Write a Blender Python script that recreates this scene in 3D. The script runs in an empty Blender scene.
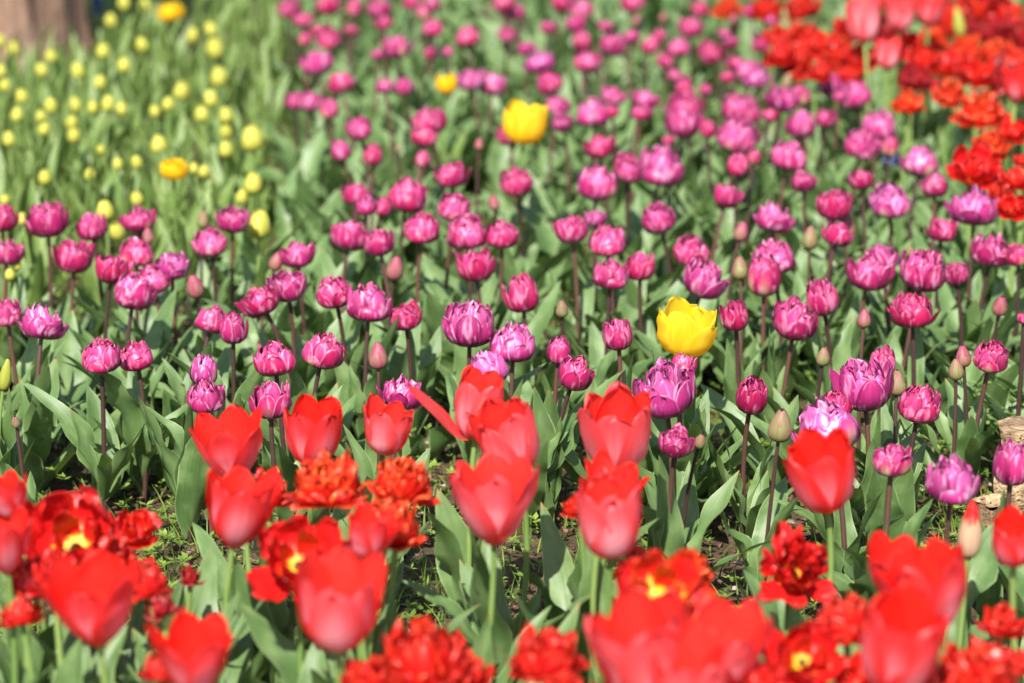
import bpy, math, random
import numpy as np
from mathutils import Vector, Matrix, Quaternion

rnd = random.Random(7)
nrs = np.random.RandomState(11)
PI = math.pi
scene = bpy.context.scene
COL = scene.collection

# ------------------------------------------------------------------ camera, light, exposure
CAM_H = 1.26
PITCH = math.radians(14.8)
LENS = 100.0
FPX = 1024 * LENS / 36.0
cam_d = bpy.data.cameras.new('camera')
cam_d.lens = LENS; cam_d.sensor_width = 36.0
cam_d.clip_start = 0.05; cam_d.clip_end = 1000
cam_d.dof.use_dof = True
cam_d.dof.focus_distance = 3.8
cam_d.dof.aperture_fstop = 3.5
cam = bpy.data.objects.new('camera', cam_d); COL.objects.link(cam)
cam.location = (0, 0, CAM_H)
cam.rotation_euler = (PI / 2 - PITCH, 0, 0)
scene.camera = cam

SUN_EL, SUN_AZ = math.radians(46), math.radians(191)      # azimuth clockwise from +Y
world = bpy.data.worlds.new('World'); scene.world = world; world.use_nodes = True
wt = world.node_tree
sky = wt.nodes.new('ShaderNodeTexSky'); sky.sky_type = 'NISHITA'; sky.sun_disc = False
sky.sun_elevation = SUN_EL; sky.sun_rotation = SUN_AZ
bg = wt.nodes['Background']; bg.inputs['Strength'].default_value = 0.115
wt.links.new(sky.outputs[0], bg.inputs['Color'])
sun_d = bpy.data.lights.new('sun', 'SUN'); sun_d.energy = 5.0; sun_d.angle = math.radians(0.53)
sun_d.color = (1.0, 0.95, 0.87)
sun = bpy.data.objects.new('sun', sun_d); COL.objects.link(sun)
sdir = Vector((math.sin(SUN_AZ) * math.cos(SUN_EL), math.cos(SUN_AZ) * math.cos(SUN_EL), math.sin(SUN_EL)))
sun.rotation_euler = (-sdir).to_track_quat('-Z', 'Y').to_euler()
sun.location = sdir * 30

vs = scene.view_settings
vs.view_transform = 'Standard'; vs.look = 'None'; vs.gamma = 1.0; vs.use_curve_mapping = False
vs.exposure = 1.0
scene.render.engine = 'CYCLES'
scene.cycles.use_denoising = True
scene.cycles.max_bounces = 8
scene.cycles.transmission_bounces = 6

# ------------------------------------------------------------------ projection helper
CP, SP = math.cos(PITCH), math.sin(PITCH)
def at(px, py, z):
    """world point at height z on the ray of a pixel, and its scale in pixels per metre"""
    u = (px - 512) / FPX; v = (341.5 - py) / FPX
    d = Vector((u, CP + v * SP, -SP + v * CP))
    t = (z - CAM_H) / d.z
    return Vector((0, 0, CAM_H)) + d * t, FPX / t

# ------------------------------------------------------------------ tagging
def tag(o, label=None, cat=None, group=None, kind=None):
    if label: o['label'] = label
    if cat: o['category'] = cat
    if group: o['group'] = group
    if kind: o['kind'] = kind
    return o
def empty(name, loc):
    o = bpy.data.objects.new(name, None); COL.objects.link(o)
    o.location = loc; o.empty_display_size = 0.03
    return o
def link(name, me, parent=None, mat4=None):
    o = bpy.data.objects.new(name, me); COL.objects.link(o)
    if parent: o.parent = parent
    if mat4 is not None: o.matrix_basis = mat4
    return o

# ------------------------------------------------------------------ mesh building
class MB:
    def __init__(s): s.v = []; s.f = []; s.uv = []; s.r = []; s.l = []; s.m = []; s.n = 0
    def grid(s, P, UV, rand=0.0, layer=0.0, mat=0):
        nv, nu = P.shape[:2]
        idx = np.arange(nv * nu).reshape(nv, nu) + s.n
        q = np.stack([idx[:-1, :-1], idx[:-1, 1:], idx[1:, 1:], idx[1:, :-1]], -1).reshape(-1, 4)
        s.v.append(P.reshape(-1, 3)); s.uv.append(UV.reshape(-1, 2)); s.f.append(q)
        k = nv * nu
        s.r.append(np.full(k, rand)); s.l.append(np.full(k, layer)); s.m.append(np.full(len(q), mat)); s.n += k
    def raw(s, V, Q, rand=0.0, layer=0.0, mat=0, uv=None):
        V = np.asarray(V, float); Q = np.asarray(Q)
        s.v.append(V); s.f.append(Q + s.n); s.uv.append(np.zeros((len(V), 2)) if uv is None else uv)
        rr = np.full(len(V), rand) if np.isscalar(rand) else rand
        s.r.append(rr); s.l.append(np.full(len(V), layer)); s.m.append(np.full(len(Q), mat)); s.n += len(V)
    def tube(s, pts, rad, sides=8, rand=0.0, cap=True, mat=0):
        pts = np.asarray(pts, float); n = len(pts); rad = np.asarray(rad)
        T = np.gradient(pts, axis=0); T /= np.linalg.norm(T, axis=1)[:, None] + 1e-9
        ref = np.array([0.31, 0.95, 0.02]) if abs(T[0][2]) > .5 else np.array([0, 0, 1.])
        A = np.cross(T, ref); A /= np.linalg.norm(A, axis=1)[:, None]; B = np.cross(A, T)
        a = np.linspace(0, 2 * PI, sides + 1)
        P = pts[:, None] + rad[:, None, None] * (np.cos(a)[None, :, None] * A[:, None] + np.sin(a)[None, :, None] * B[:, None])
        U = np.stack(np.meshgrid(np.linspace(0, 1, sides + 1), np.linspace(0, 1, n)), -1)
        s.grid(P, U, rand, 0, mat)
        if cap:
            for ring in (P[0], P[-1]):
                c = ring[:-1].mean(0)
                V = np.vstack([ring[:-1], c]); m = sides
                s.raw(V, [[i, (i + 1) % m, m, m] for i in range(m)], rand, mat=mat)
    def mesh(s, name, mats):
        V = np.vstack(s.v); F = np.vstack(s.f); UV = np.vstack(s.uv); R = np.concatenate(s.r); L = np.concatenate(s.l)
        M = np.concatenate(s.m)
        tri = F[:, 2] == F[:, 3]
        me = bpy.data.meshes.new(name)
        me.vertices.add(len(V)); me.vertices.foreach_set('co', V.astype(np.float32).ravel())
        cnt = np.where(tri, 3, 4)
        flat = F.ravel()[np.stack([np.ones(len(F), bool)] * 3 + [~tri], 1).ravel()]
        me.loops.add(len(flat)); me.loops.foreach_set('vertex_index', flat.astype(np.int32))
        me.polygons.add(len(F))
        st = np.concatenate([[0], np.cumsum(cnt)[:-1]])
        me.polygons.foreach_set('loop_start', st.astype(np.int32))
        me.polygons.foreach_set('material_index', M.astype(np.int32))
        me.polygons.foreach_set('use_smooth', np.ones(len(F), bool))
        uvl = me.uv_layers.new(name='UVMap')
        uvl.data.foreach_set('uv', UV[flat].astype(np.float32).ravel())
        for nm, d in (('rand', R), ('layer', L)):
            at_ = me.attributes.new(nm, 'FLOAT', 'POINT'); at_.data.foreach_set('value', d.astype(np.float32))
        for m in mats: me.materials.append(m)
        me.update(calc_edges=True); me.validate()
        return me

# ------------------------------------------------------------------ node helper
class NT:
    def __init__(s, name):
        s.m = bpy.data.materials.new(name); s.m.use_nodes = True
        s.t = s.m.node_tree; s.t.nodes.clear()
    def n(s, typ, **kw):
        nd = s.t.nodes.new('ShaderNode' + typ)
        for k, v in kw.items(): setattr(nd, k, v)
        return nd
    def put(s, sock, v):
        if isinstance(v, bpy.types.NodeSocket): s.t.links.new(v, sock)
        elif v is not None:
            if isinstance(v, tuple) and len(v) == 3 and sock.type == 'RGBA': v = (*v, 1)
            sock.default_value = v
    def math(s, op, a, b=None, c=None, clamp=False):
        nd = s.n('Math', operation=op, use_clamp=clamp)
        s.put(nd.inputs[0], a); s.put(nd.inputs[1], b); s.put(nd.inputs[2], c)
        return nd.outputs[0]
    def mix(s, f, a, b, bt='MIX'):
        nd = s.n('Mix', data_type='RGBA', blend_type=bt)
        s.put(nd.inputs[0], f); s.put(nd.inputs[6], a); s.put(nd.inputs[7], b)
        return nd.outputs[2]
    def ramp(s, f, lo, hi, a=0.0, b=1.0):
        nd = s.n('MapRange', interpolation_type='SMOOTHSTEP')
        s.put(nd.inputs[0], f)
        for i, x in enumerate((lo, hi, a, b)): nd.inputs[i + 1].default_value = x
        return nd.outputs[0]
    def attr(s, nm): return s.n('Attribute', attribute_name=nm).outputs['Fac']
    def uv(s):
        nd = s.n('SeparateXYZ'); s.t.links.new(s.n('UVMap', uv_map='UVMap').outputs[0], nd.inputs[0])
        return nd.outputs[0], nd.outputs[1]
    def comb(s, x, y, z):
        nd = s.n('CombineXYZ'); s.put(nd.inputs[0], x); s.put(nd.inputs[1], y); s.put(nd.inputs[2], z)
        return nd.outputs[0]
    def noise(s, vec, scale, detail=2.0, rough=.5):
        nd = s.n('TexNoise'); s.put(nd.inputs['Vector'], vec)
        nd.inputs['Scale'].default_value = scale; nd.inputs['Detail'].default_value = detail
        nd.inputs['Roughness'].default_value = rough
        return nd.outputs[0]
    def pos(s): return s.n('NewGeometry').outputs['Position']
    def obj_color(s):
        nd = s.n('SeparateColor'); s.t.links.new(s.n('ObjectInfo').outputs['Color'], nd.inputs[0])
        return nd.outputs
    def out(s, color, rough=.5, spec=.4, trans=0.0, tcol=None, bump=None, bstr=.3, bdist=.002, sheen=0):
        p = s.n('BsdfPrincipled'); o = s.n('OutputMaterial')
        s.put(p.inputs['Base Color'], color); s.put(p.inputs['Roughness'], rough)
        p.inputs['Specular IOR Level'].default_value = spec
        if sheen: p.inputs['Sheen Weight'].default_value = sheen; p.inputs['Sheen Roughness'].default_value = .4
        if bump is not None:
            b = s.n('Bump'); b.inputs['Strength'].default_value = bstr; b.inputs['Distance'].default_value = bdist
            s.put(b.inputs['Height'], bump); s.t.links.new(b.outputs[0], p.inputs['Normal'])
        sh = p.outputs[0]
        if trans:
            t = s.n('BsdfTranslucent'); s.put(t.inputs['Color'], tcol if tcol is not None else color)
            mx = s.n('MixShader'); mx.inputs[0].default_value = trans
            s.t.links.new(sh, mx.inputs[1]); s.t.links.new(t.outputs[0], mx.inputs[2]); sh = mx.outputs[0]
        s.t.links.new(sh, o.inputs['Surface'])
        return s.m

# ------------------------------------------------------------------ materials
def streaks(t, u, v, r, ku=14, kv=1.3):
    return t.noise(t.comb(t.math('MULTIPLY', u, ku), t.math('MULTIPLY', v, kv), t.math('MULTIPLY', r, 40.0)), 1.0, 3.0, .6)

def mat_purple():
    t = NT('purple_petal'); u, v = t.uv(); r = t.attr('rand'); ly = t.attr('layer'); oc = t.obj_color()
    tone = oc[0]; green = oc[1]
    au = t.math('ABSOLUTE', t.math('MULTIPLY_ADD', u, 2.0, -1.0))
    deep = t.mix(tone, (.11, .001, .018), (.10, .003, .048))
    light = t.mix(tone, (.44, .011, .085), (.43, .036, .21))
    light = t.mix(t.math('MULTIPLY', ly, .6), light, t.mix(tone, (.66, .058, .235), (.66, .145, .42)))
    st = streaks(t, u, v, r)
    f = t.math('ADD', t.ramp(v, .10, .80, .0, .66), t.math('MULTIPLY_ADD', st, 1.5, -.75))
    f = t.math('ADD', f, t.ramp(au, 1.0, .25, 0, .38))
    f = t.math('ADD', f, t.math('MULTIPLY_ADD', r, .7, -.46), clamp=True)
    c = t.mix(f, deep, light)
    edge = t.math('MAXIMUM', t.ramp(au, .78, 1.0), t.ramp(v, .9, 1.0))
    blot = t.ramp(t.noise(t.comb(u, v, t.math('MULTIPLY', r, 77.0)), 3.0), .42, .62)
    c = t.mix(t.math('MULTIPLY', t.math('MULTIPLY', edge, blot), .75), c, t.mix(tone, (.42, .008, .07), (.40, .03, .20)))
    pale = t.math('ADD', t.ramp(t.noise(t.comb(t.math('MULTIPLY', u, 2.0), v, t.math('MULTIPLY', r, 33.0)), 2.2), .50, .68), t.math('MULTIPLY', t.ramp(au, .86, .97), t.ramp(r, .3, .7)), clamp=True)
    c = t.mix(t.math('MULTIPLY', pale, .58), c, t.mix(tone, (.76, .26, .42), (.76, .42, .64)))  # pale highlights painted into the petal colour, plus some paler rims
    gm = t.math('MULTIPLY', t.ramp(au, .62, .1), t.ramp(v, .95, .35))
    gm = t.math('MULTIPLY', gm, t.ramp(ly, .5, .1))
    gm = t.math('MULTIPLY', gm, t.ramp(t.math('ADD', r, green), .95, 1.15))
    gm = t.math('MULTIPLY', gm, t.math('MULTIPLY_ADD', st, .8, .5), clamp=True)
    c = t.mix(gm, c, (.50, .44, .20))
    return t.out(c, .36, .5, .18, t.mix(.4, c, (.9, .15, .4)), bump=st, bstr=.3)

def mat_bud():
    t = NT('tulip_bud_skin'); u, v = t.uv(); r = t.attr('rand'); oc = t.obj_color()
    st = streaks(t, u, v, r, 12, 1.5)
    au = t.math('ABSOLUTE', t.math('MULTIPLY_ADD', u, 2.0, -1.0))
    pink = t.mix(st, (.23, .016, .065), (.43, .075, .15))
    grn = t.mix(st, (.12, .13, .042), (.27, .25, .10))
    g = t.math('ADD', oc[1], t.math('MULTIPLY_ADD', st, 1.2, -.6))
    g = t.math('SUBTRACT', g, t.math('MULTIPLY', t.ramp(au, .5, 1.0), .45))
    g = t.math('SUBTRACT', g, t.math('MULTIPLY', t.ramp(v, .6, 1.0), .3), clamp=True)
    c = t.mix(g, pink, grn)
    return t.out(c, .5, .3, .15, bump=st, bstr=.3)

def mat_red(name, deep, mid, sheenc, inner, yb=0.0):
    t = NT(name); u, v = t.uv(); r = t.attr('rand'); oc = t.obj_color()
    au = t.math('ABSOLUTE', t.math('MULTIPLY_ADD', u, 2.0, -1.0))
    st = streaks(t, u, v, r, 10, 1.0)
    c = t.mix(st, deep, mid)
    bloom = t.math('MULTIPLY', t.ramp(au, .85, .1), t.ramp(v, .95, .35))  # waxy bloom, with its pink sheen and highlight painted into the outer colour
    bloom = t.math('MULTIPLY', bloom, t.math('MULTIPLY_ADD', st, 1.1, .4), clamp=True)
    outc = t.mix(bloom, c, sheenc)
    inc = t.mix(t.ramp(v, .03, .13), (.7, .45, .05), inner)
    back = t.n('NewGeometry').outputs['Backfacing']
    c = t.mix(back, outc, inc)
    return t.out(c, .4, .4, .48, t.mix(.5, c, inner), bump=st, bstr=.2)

def mat_ragged(name, deep, mid, edge, centre, eamt, cv):
    t = NT(name); u, v = t.uv(); r = t.attr('rand'); oc = t.obj_color()
    au = t.math('ABSOLUTE', t.math('MULTIPLY_ADD', u, 2.0, -1.0))
    st = streaks(t, u, v, r, 12, 2.2)
    c = t.mix(t.math('ADD', st, t.math('MULTIPLY_ADD', r, .6, -.3), clamp=True), deep, mid)
    e = t.math('MULTIPLY', t.math('MAXIMUM', t.ramp(au, .55, 1.0), t.ramp(v, .75, 1.0)), t.ramp(st, .38, .68))
    c = t.mix(t.math('MULTIPLY', e, eamt), c, edge)
    c = t.mix(t.ramp(t.math('ADD', v, t.math('MULTIPLY_ADD', st, .5, -.15)), cv + .14, cv), c, centre)
    return t.out(c, .36, .5, .3, bump=st, bstr=.4, bdist=.003)

def mat_yellow(name, a, b, base, tipc=None):
    t = NT(name); u, v = t.uv(); r = t.attr('rand')
    st = streaks(t, u, v, r, 10, 1.0)
    c = t.mix(t.ramp(st, .3, .7), a, b)
    c = t.mix(t.ramp(v, .3, .0), c, base)
    if tipc: c = t.mix(t.ramp(t.math('ADD', v, t.math('MULTIPLY', st, .3)), .86, .98), c, tipc)
    return t.out(c, .45, .3, .55, bump=st, bstr=.2)

def mat_leaf(name, dark, mid, pale, margin, trans):
    t = NT(name); u, v = t.uv(); r = t.attr('rand')
    rr = t.math('ADD', r, t.n('ObjectInfo').outputs['Random'])
    rr = t.math('FRACT', rr)
    au = t.math('ABSOLUTE', t.math('MULTIPLY_ADD', u, 2.0, -1.0))
    vein = t.noise(t.comb(t.math('MULTIPLY', u, 26.0), t.math('MULTIPLY', v, .8), t.math('MULTIPLY', rr, 30.0)), 1.0, 2.0)
    big = t.noise(t.comb(u, t.math('MULTIPLY', v, 3.0), t.math('MULTIPLY', rr, 91.0)), 1.6, 3.0)
    c = t.mix(t.math('MULTIPLY_ADD', rr, .7, .1), dark, mid)
    c = t.mix(t.math('MULTIPLY', t.ramp(big, .4, .7), .7), c, pale)
    c = t.mix(t.math('MULTIPLY_ADD', vein, .5, -.1, clamp=True), c, pale)
    c = t.mix(t.math('MULTIPLY', t.ramp(au, .9, 1.0), .6), c, margin)
    tip = t.math('MULTIPLY', t.ramp(v, .93, 1.0), t.ramp(rr, .72, .8))
    c = t.mix(tip, c, (.32, .2, .06))
    return t.out(c, t.math('MULTIPLY_ADD', big, .25, .33), .45, trans, t.mix(.5, c, (.22, .36, .03)), bump=vein, bstr=.25)

def mat_simple(name, a, b, rough=.5, spec=.4, trans=0.0, scale=40.0, attrmix=.6):
    t = NT(name); r = t.attr('rand')
    nz = t.noise(t.n('TexCoord').outputs['Object'], scale, 3.0)
    f = t.math('ADD', t.math('MULTIPLY', r, attrmix), t.math('MULTIPLY', nz, 1 - attrmix))
    return t.out(t.mix(t.ramp(f, .2, .8), a, b), rough, spec, trans, bump=nz, bstr=.3)

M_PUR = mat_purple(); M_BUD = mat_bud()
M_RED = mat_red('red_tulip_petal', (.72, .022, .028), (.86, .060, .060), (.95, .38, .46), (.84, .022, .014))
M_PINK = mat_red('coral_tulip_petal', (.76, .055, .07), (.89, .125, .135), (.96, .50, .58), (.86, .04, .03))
M_RAG = mat_ragged('ragged_red_petal', (.46, .005, .008), (.76, .018, .012), (.84, .13, .03), (.5, .02, .01), .42, .0)
M_ORG = mat_ragged('ragged_orange_petal', (.56, .008, .006), (.77, .028, .012), (.87, .22, .03), (.7, .05, .01), .7, .0)
M_PAR = mat_ragged('parrot_red_petal', (.46, .005, .008), (.76, .016, .014), (.75, .05, .02), (.85, .50, .02), .4, .2)
M_HRT = mat_ragged('yellow_hearted_red_petal', (.46, .005, .008), (.76, .016, .014), (.84, .22, .02), (.88, .58, .02), .5, .34)
M_WIL = mat_ragged('wilted_red_petal', (.22, .006, .012), (.48, .012, .022), (.60, .10, .06), (.4, .02, .02), .5, .0)
M_YEL = mat_yellow('yellow_petal', (.90, .60, .014), (.93, .70, .05), (.82, .58, .04))
M_YDB = mat_yellow('orange_yellow_petal', (.90, .56, .010), (.92, .68, .03), (.6, .5, .08))
M_YBD = mat_yellow('pale_yellow_bud_skin', (.60, .59, .09), (.76, .73, .18), (.42, .46, .12))
M_CRM = mat_yellow('cream_bud_skin', (.66, .46, .30), (.76, .56, .38), (.50, .50, .25), (.74, .03, .03))
M_GBD = mat_yellow('lime_bud_skin', (.45, .48, .07), (.60, .60, .13), (.28, .38, .10))
M_LEAF = mat_leaf('tulip_leaf', (.048, .108, .026), (.108, .186, .056), (.188, .275, .104), (.32, .42, .18), .22)
M_LEAFY = mat_leaf('yellow_green_tulip_leaf', (.085, .155, .032), (.150, .232, .050), (.230, .305, .090), (.32, .38, .15), .26)
M_STEM = mat_simple('brown_tulip_stem', (.045, .022, .020), (.105, .048, .036), .45)
M_STEMG = mat_simple('green_tulip_stem', (.11, .19, .045), (.19, .27, .075), .4)
M_GRASS = mat_simple('grass_blade', (.075, .15, .02), (.20, .29, .055), .5, .3, .3)
M_WEED = mat_simple('weed_leaf', (.09, .17, .025), (.22, .31, .06), .5, .3, .25)

def mat_soil():
    t = NT('soil'); p = t.pos()
    a = t.noise(p, 9.0, 6.0, .65); b = t.noise(p, 70.0, 4.0, .6); g = t.noise(p, 1.7, 3.0)
    c = t.mix(t.ramp(b, .3, .75), (.035, .022, .014), (.13, .080, .048))
    c = t.mix(t.math('MULTIPLY', t.ramp(a, .48, .7), .5), c, (.045, .06, .02))
    c = t.mix(t.math('MULTIPLY', t.ramp(g, .45, .7), .4), c, (.07, .055, .03))
    return t.out(c, .9, .2, bump=t.math('ADD', b, a), bstr=.8, bdist=.012)
M_SOIL = mat_soil()

def mat_mulch():
    t = NT('bark_chip'); r = t.attr('rand'); nz = t.noise(t.pos(), 120.0, 3.0)
    c = t.mix(r, (.05, .026, .016), (.20, .115, .07))
    c = t.mix(t.math('MULTIPLY', t.ramp(r, .86, .92), .9), c, (.42, .37, .31))
    c = t.mix(t.math('MULTIPLY', nz, .5), c, (.05, .03, .02))
    return t.out(c, .85, .2, bump=nz, bstr=.6, bdist=.003)
M_MULCH = mat_mulch()
M_FALLEN = mat_simple('fallen_petal', (.42, .31, .32), (.55, .46, .45), .6, .2, .2)

def mat_bark():
    t = NT('tree_bark'); tc = t.n('TexCoord').outputs['Object']
    mp = t.n('Mapping'); t.t.links.new(tc, mp.inputs[0]); mp.inputs['Scale'].default_value = (9, 9, 1.6)
    a = t.noise(mp.outputs[0], 2.2, 6.0, .65); b = t.noise(tc, 3.0, 3.0)
    w = t.noise(mp.outputs[0], 9.0, 4.0, .6)
    c = t.mix(t.ramp(a, .35, .68), (.085, .050, .035), (.26, .16, .11))
    c = t.mix(t.math('MULTIPLY', t.ramp(b, .52, .7), .5), c, (.27, .185, .14))
    return t.out(c, .9, .2, bump=t.math('ADD', a, w), bstr=.9, bdist=.02)
M_BARK = mat_bark()
def mat_wood(name, side):
    t = NT(name); tc = t.n('TexCoord').outputs['Object']
    mp = t.n('Mapping'); t.t.links.new(tc, mp.inputs[0])
    mp.inputs['Scale'].default_value = (60, 60, 10) if side else (60, 60, 14)
    a = t.noise(mp.outputs[0], 2.0, 6.0, .7); b = t.noise(tc, 55.0, 5.0, .65); k = t.noise(tc, 150.0, 2.0)
    if side:
        c = t.mix(t.ramp(a, .3, .7), (.09, .052, .03), (.28, .18, .10))
        c = t.mix(t.ramp(b, .58, .70), c, (.05, .03, .02))
    else:
        c = t.mix(t.ramp(b, .35, .65), (.20, .12, .065), (.50, .36, .21))
        c = t.mix(t.math('MULTIPLY', t.ramp(a, .5, .66), .65), c, (.20, .12, .065))
        c = t.mix(t.math('MULTIPLY', t.ramp(k, .60, .66), .9), c, (.05, .025, .015))
    return t.out(c, .8, .2, bump=t.math('ADD', a, k), bstr=.9, bdist=.006)
M_CUT = mat_wood('cut_wood', False); M_LOGBARK = mat_wood('log_bark', True)

# ------------------------------------------------------------------ petals and flower heads
def wob(rs, n=4, kmax=5):
    a = rs.uniform(-1, 1, n) / n * 2; k = rs.uniform(1.0, kmax, n); k2 = rs.uniform(.5, kmax, n); p = rs.uniform(0, 6.28, n)
    return lambda x, y: sum(a[i] * np.sin(k[i] * 3.0 * x + k2[i] * 3.0 * y + p[i]) for i in range(n))

def petal(mb, rs, phi, R, H, W, tipr, r0=.06, z0=0.0, tip=3.0, rag=0.0, rip=.015, curl=0.0, layer=0.0,
          nu=7, nv=10, bulge=1.1, drop=0.0, mat=0, wrap=1.0, twist=0.0, low=.0):
    v = 1 - (1 - np.linspace(0, 1, nv))**1.45; u = np.sin(np.linspace(-1, 1, nu) * PI / 2)
    V, U = np.meshgrid(v, u, indexing='ij')
    n1 = wob(rs, 4, 3.2); n2 = wob(rs, 5, 5)
    Ve = V * (1 + rag * n1(U * 1.3, 0 * U) * (.4 + .6 * V))
    P = np.array([[r0, z0], [R * (1.02 - .9 * low), z0 - .02 + low], [R * bulge, z0 + H * .5], [R * tipr, z0 + H]])
    def bez(t):
        t = t[..., None]
        return (1 - t)**3 * P[0] + 3 * (1 - t)**2 * t * P[1] + 3 * (1 - t) * t * t * P[2] + t**3 * P[3]
    C = bez(Ve); r = C[..., 0]; z = C[..., 1]
    vm = .55
    ws = np.where(V < vm, .28 + .72 * np.sin(np.clip(V / vm, 0, 1) * PI / 2), np.power(np.clip(1 - np.power(np.clip((V - vm) / (1 - vm), 0, 1), tip), 0, 1), .5) * .95 + .05)
    w = W / 2 * ws
    w = w * (1 + rag * .5 * n2(V * 1.4, U * .2))
    rc = np.maximum(r, R * .35) * wrap
    ang = U * w / rc
    off = rip * n2(U * 1.2, V * 1.5) * (.3 + V) + curl * U**2 * V * w
    rr = (r - rc) + (rc + off) * np.cos(ang)
    yy = (rc + off) * np.sin(ang)
    z = z + rip * .6 * n1(V * 2, U * 2) * V - drop * V**2
    if twist:
        tw = twist * V; yy2 = yy * np.cos(tw); z = z + yy * np.sin(tw); yy = yy2
    x = rr * math.cos(phi) - yy * math.sin(phi); y = rr * math.sin(phi) + yy * math.cos(phi)
    mb.grid(np.stack([x, y, z], -1), np.stack([U * .5 + .5, V], -1), rs.uniform(), layer, mat)

def head(kind, seed):
    """flower head with its width about 1 and its base on the origin"""
    rs = np.random.RandomState(seed); mb = MB(); J = lambda a, b: rs.uniform(a, b)
    def ring(n, ph, **k):
        jit = k.pop('jit', .12); jh = k.pop('jh', .08)
        for i in range(n):
            kk = dict(k); kk['H'] = k['H'] * (1 + J(-jh, jh)); kk['tipr'] = k['tipr'] * (1 + J(-jh, jh)); kk['R'] = k['R'] * (1 + J(-jh, jh) * .4)
            petal(mb, rs, ph + 2 * PI * i / n + J(-jit, jit), **kk)
    p0 = J(0, 6.28)
    if kind == 'double':              # cup-shaped double tulip with inner petals showing over the rim
        o = J(.86, 1.10); h = J(.50, .62)
        ring(3, p0, R=.46, H=h, W=.58, tipr=o, tip=2.2, rag=.05, rip=.020, curl=-.15, jh=.18, low=.02)
        ring(3, p0 + PI / 3, R=.44, H=h + .05, W=.56, tipr=o * .96, tip=2.2, rag=.06, rip=.022, curl=-.15, jh=.18)
        ring(5, p0 + .4, R=.38, H=h + .06, W=.46, tipr=.84, tip=2.6, rag=.06, rip=.03, layer=1, jh=.16, curl=-.1, jit=.25)
        ring(5, p0 + .9, R=.29, H=h + .10, W=.42, tipr=.74, tip=2.6, rag=.07, rip=.035, layer=1, jh=.14, curl=.1, jit=.25)
        ring(4, p0 + .1, R=.19, H=h + .11, W=.34, tipr=.62, tip=2.6, rag=.08, rip=.03, layer=1, jh=.12, jit=.3)
        ring(3, p0 + .5, R=.09, H=h + .10, W=.20, tipr=.6, tip=2.4, rag=.14, rip=.03, layer=1)
    elif kind == 'ball':              # rounder, fuller double
        h = J(.52, .60)
        ring(5, p0, R=.46, H=h * .80, W=.54, tipr=J(.80, .98), tip=2.2, rag=.07, rip=.024, curl=-.15, jh=.2, low=.02)
        ring(6, p0 + .4, R=.43, H=h + .0, W=.50, tipr=.76, tip=2.6, rag=.06, rip=.035, layer=1, jh=.16, curl=-.15, jit=.2)
        ring(6, p0 + .9, R=.36, H=h + .06, W=.44, tipr=.68, tip=2.6, rag=.07, rip=.04, layer=1, jh=.14, curl=-.1, jit=.25)
        ring(5, p0 + .1, R=.25, H=h + .10, W=.38, tipr=.56, tip=2.6, rag=.08, rip=.04, layer=1, jh=.1, jit=.3)
        ring(4, p0 + .5, R=.13, H=h + .13, W=.26, tipr=.5, tip=2.4, rag=.14, rip=.03, layer=1)
    elif kind == 'wide':              # wide open double with spreading outer petals
        ring(4, p0, R=.42, H=J(.30, .38), W=.50, tipr=J(1.12, 1.28), tip=2.2, rag=.06, rip=.024, jh=.2, curl=-.2)
        ring(4, p0 + .7, R=.42, H=J(.40, .48), W=.48, tipr=1.04, tip=2.2, rag=.08, rip=.024, jh=.16, curl=-.15)
        ring(6, p0 + .4, R=.37, H=.52, W=.40, tipr=.92, tip=2.4, rag=.07, rip=.03, layer=1, jh=.18, curl=-.1, jit=.25)
        ring(5, p0 + .9, R=.28, H=.57, W=.34, tipr=.82, tip=2.4, rag=.08, rip=.035, layer=1, jh=.14, curl=.1, jit=.25)
        ring(5, p0 + .1, R=.18, H=.57, W=.28, tipr=.72, tip=2.4, rag=.14, rip=.03, layer=1, jh=.14, jit=.3)
        ring(3, p0 + .5, R=.08, H=.52, W=.18, tipr=.5, tip=2.4, rag=.14, rip=.03, layer=1)
    elif kind == 'cup':               # half closed double
        ring(3, p0, R=.47, H=J(.68, .82), W=.66, tipr=J(.72, .9), tip=2.2, rag=.05, rip=.016, jh=.12, curl=-.12)
        ring(3, p0 + 1.05, R=.45, H=.82, W=.64, tipr=.74, tip=2.2, rag=.05, rip=.016, jh=.1, curl=-.12)
        ring(5, p0 + .4, R=.35, H=.90, W=.42, tipr=.68, tip=2.4, rag=.09, rip=.025, layer=1, jh=.08)
        ring(4, p0 + .1, R=.2, H=.92, W=.30, tipr=.6, tip=2.4, rag=.07, rip=.025, layer=1, jh=.06)
    elif kind == 'bud':               # closed egg-shaped bud
        ring(3, p0, R=.49, H=J(1.05, 1.25), W=1.0, tipr=.22, tip=2, rag=.02, rip=.010, jh=.05, bulge=1.22, jit=.08)
        ring(3, p0 + 1.05, R=.46, H=1.18, W=.96, tipr=.2, tip=2, rag=.02, rip=.010, jh=.04, bulge=1.22, jit=.08)
        ring(3, p0 + .4, R=.40, H=1.14, W=.8, tipr=.2, tip=2, rag=.03, rip=.008, jh=.03, bulge=1.2)
    elif kind == 'longbud':
        ring(3, p0, R=.46, H=J(1.9, 2.2), W=.98, tipr=.12, tip=1.8, rag=.01, rip=.008, jh=.02, bulge=1.25, jit=.04)
        ring(3, p0 + 1.05, R=.43, H=2.05, W=.95, tipr=.12, tip=1.8, rag=.01, rip=.008, jh=.02, bulge=1.25, jit=.04)
    elif kind == 'ybud':              # small round bud
        ring(3, p0, R=.49, H=J(.85, 1.05), W=.95, tipr=.42, tip=2.4, rag=.03, rip=.014, jh=.06, bulge=1.2)
        ring(3, p0 + 1.05, R=.46, H=.98, W=.9, tipr=.4, tip=2.4, rag=.03, rip=.014, jh=.06, bulge=1.2)
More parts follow.
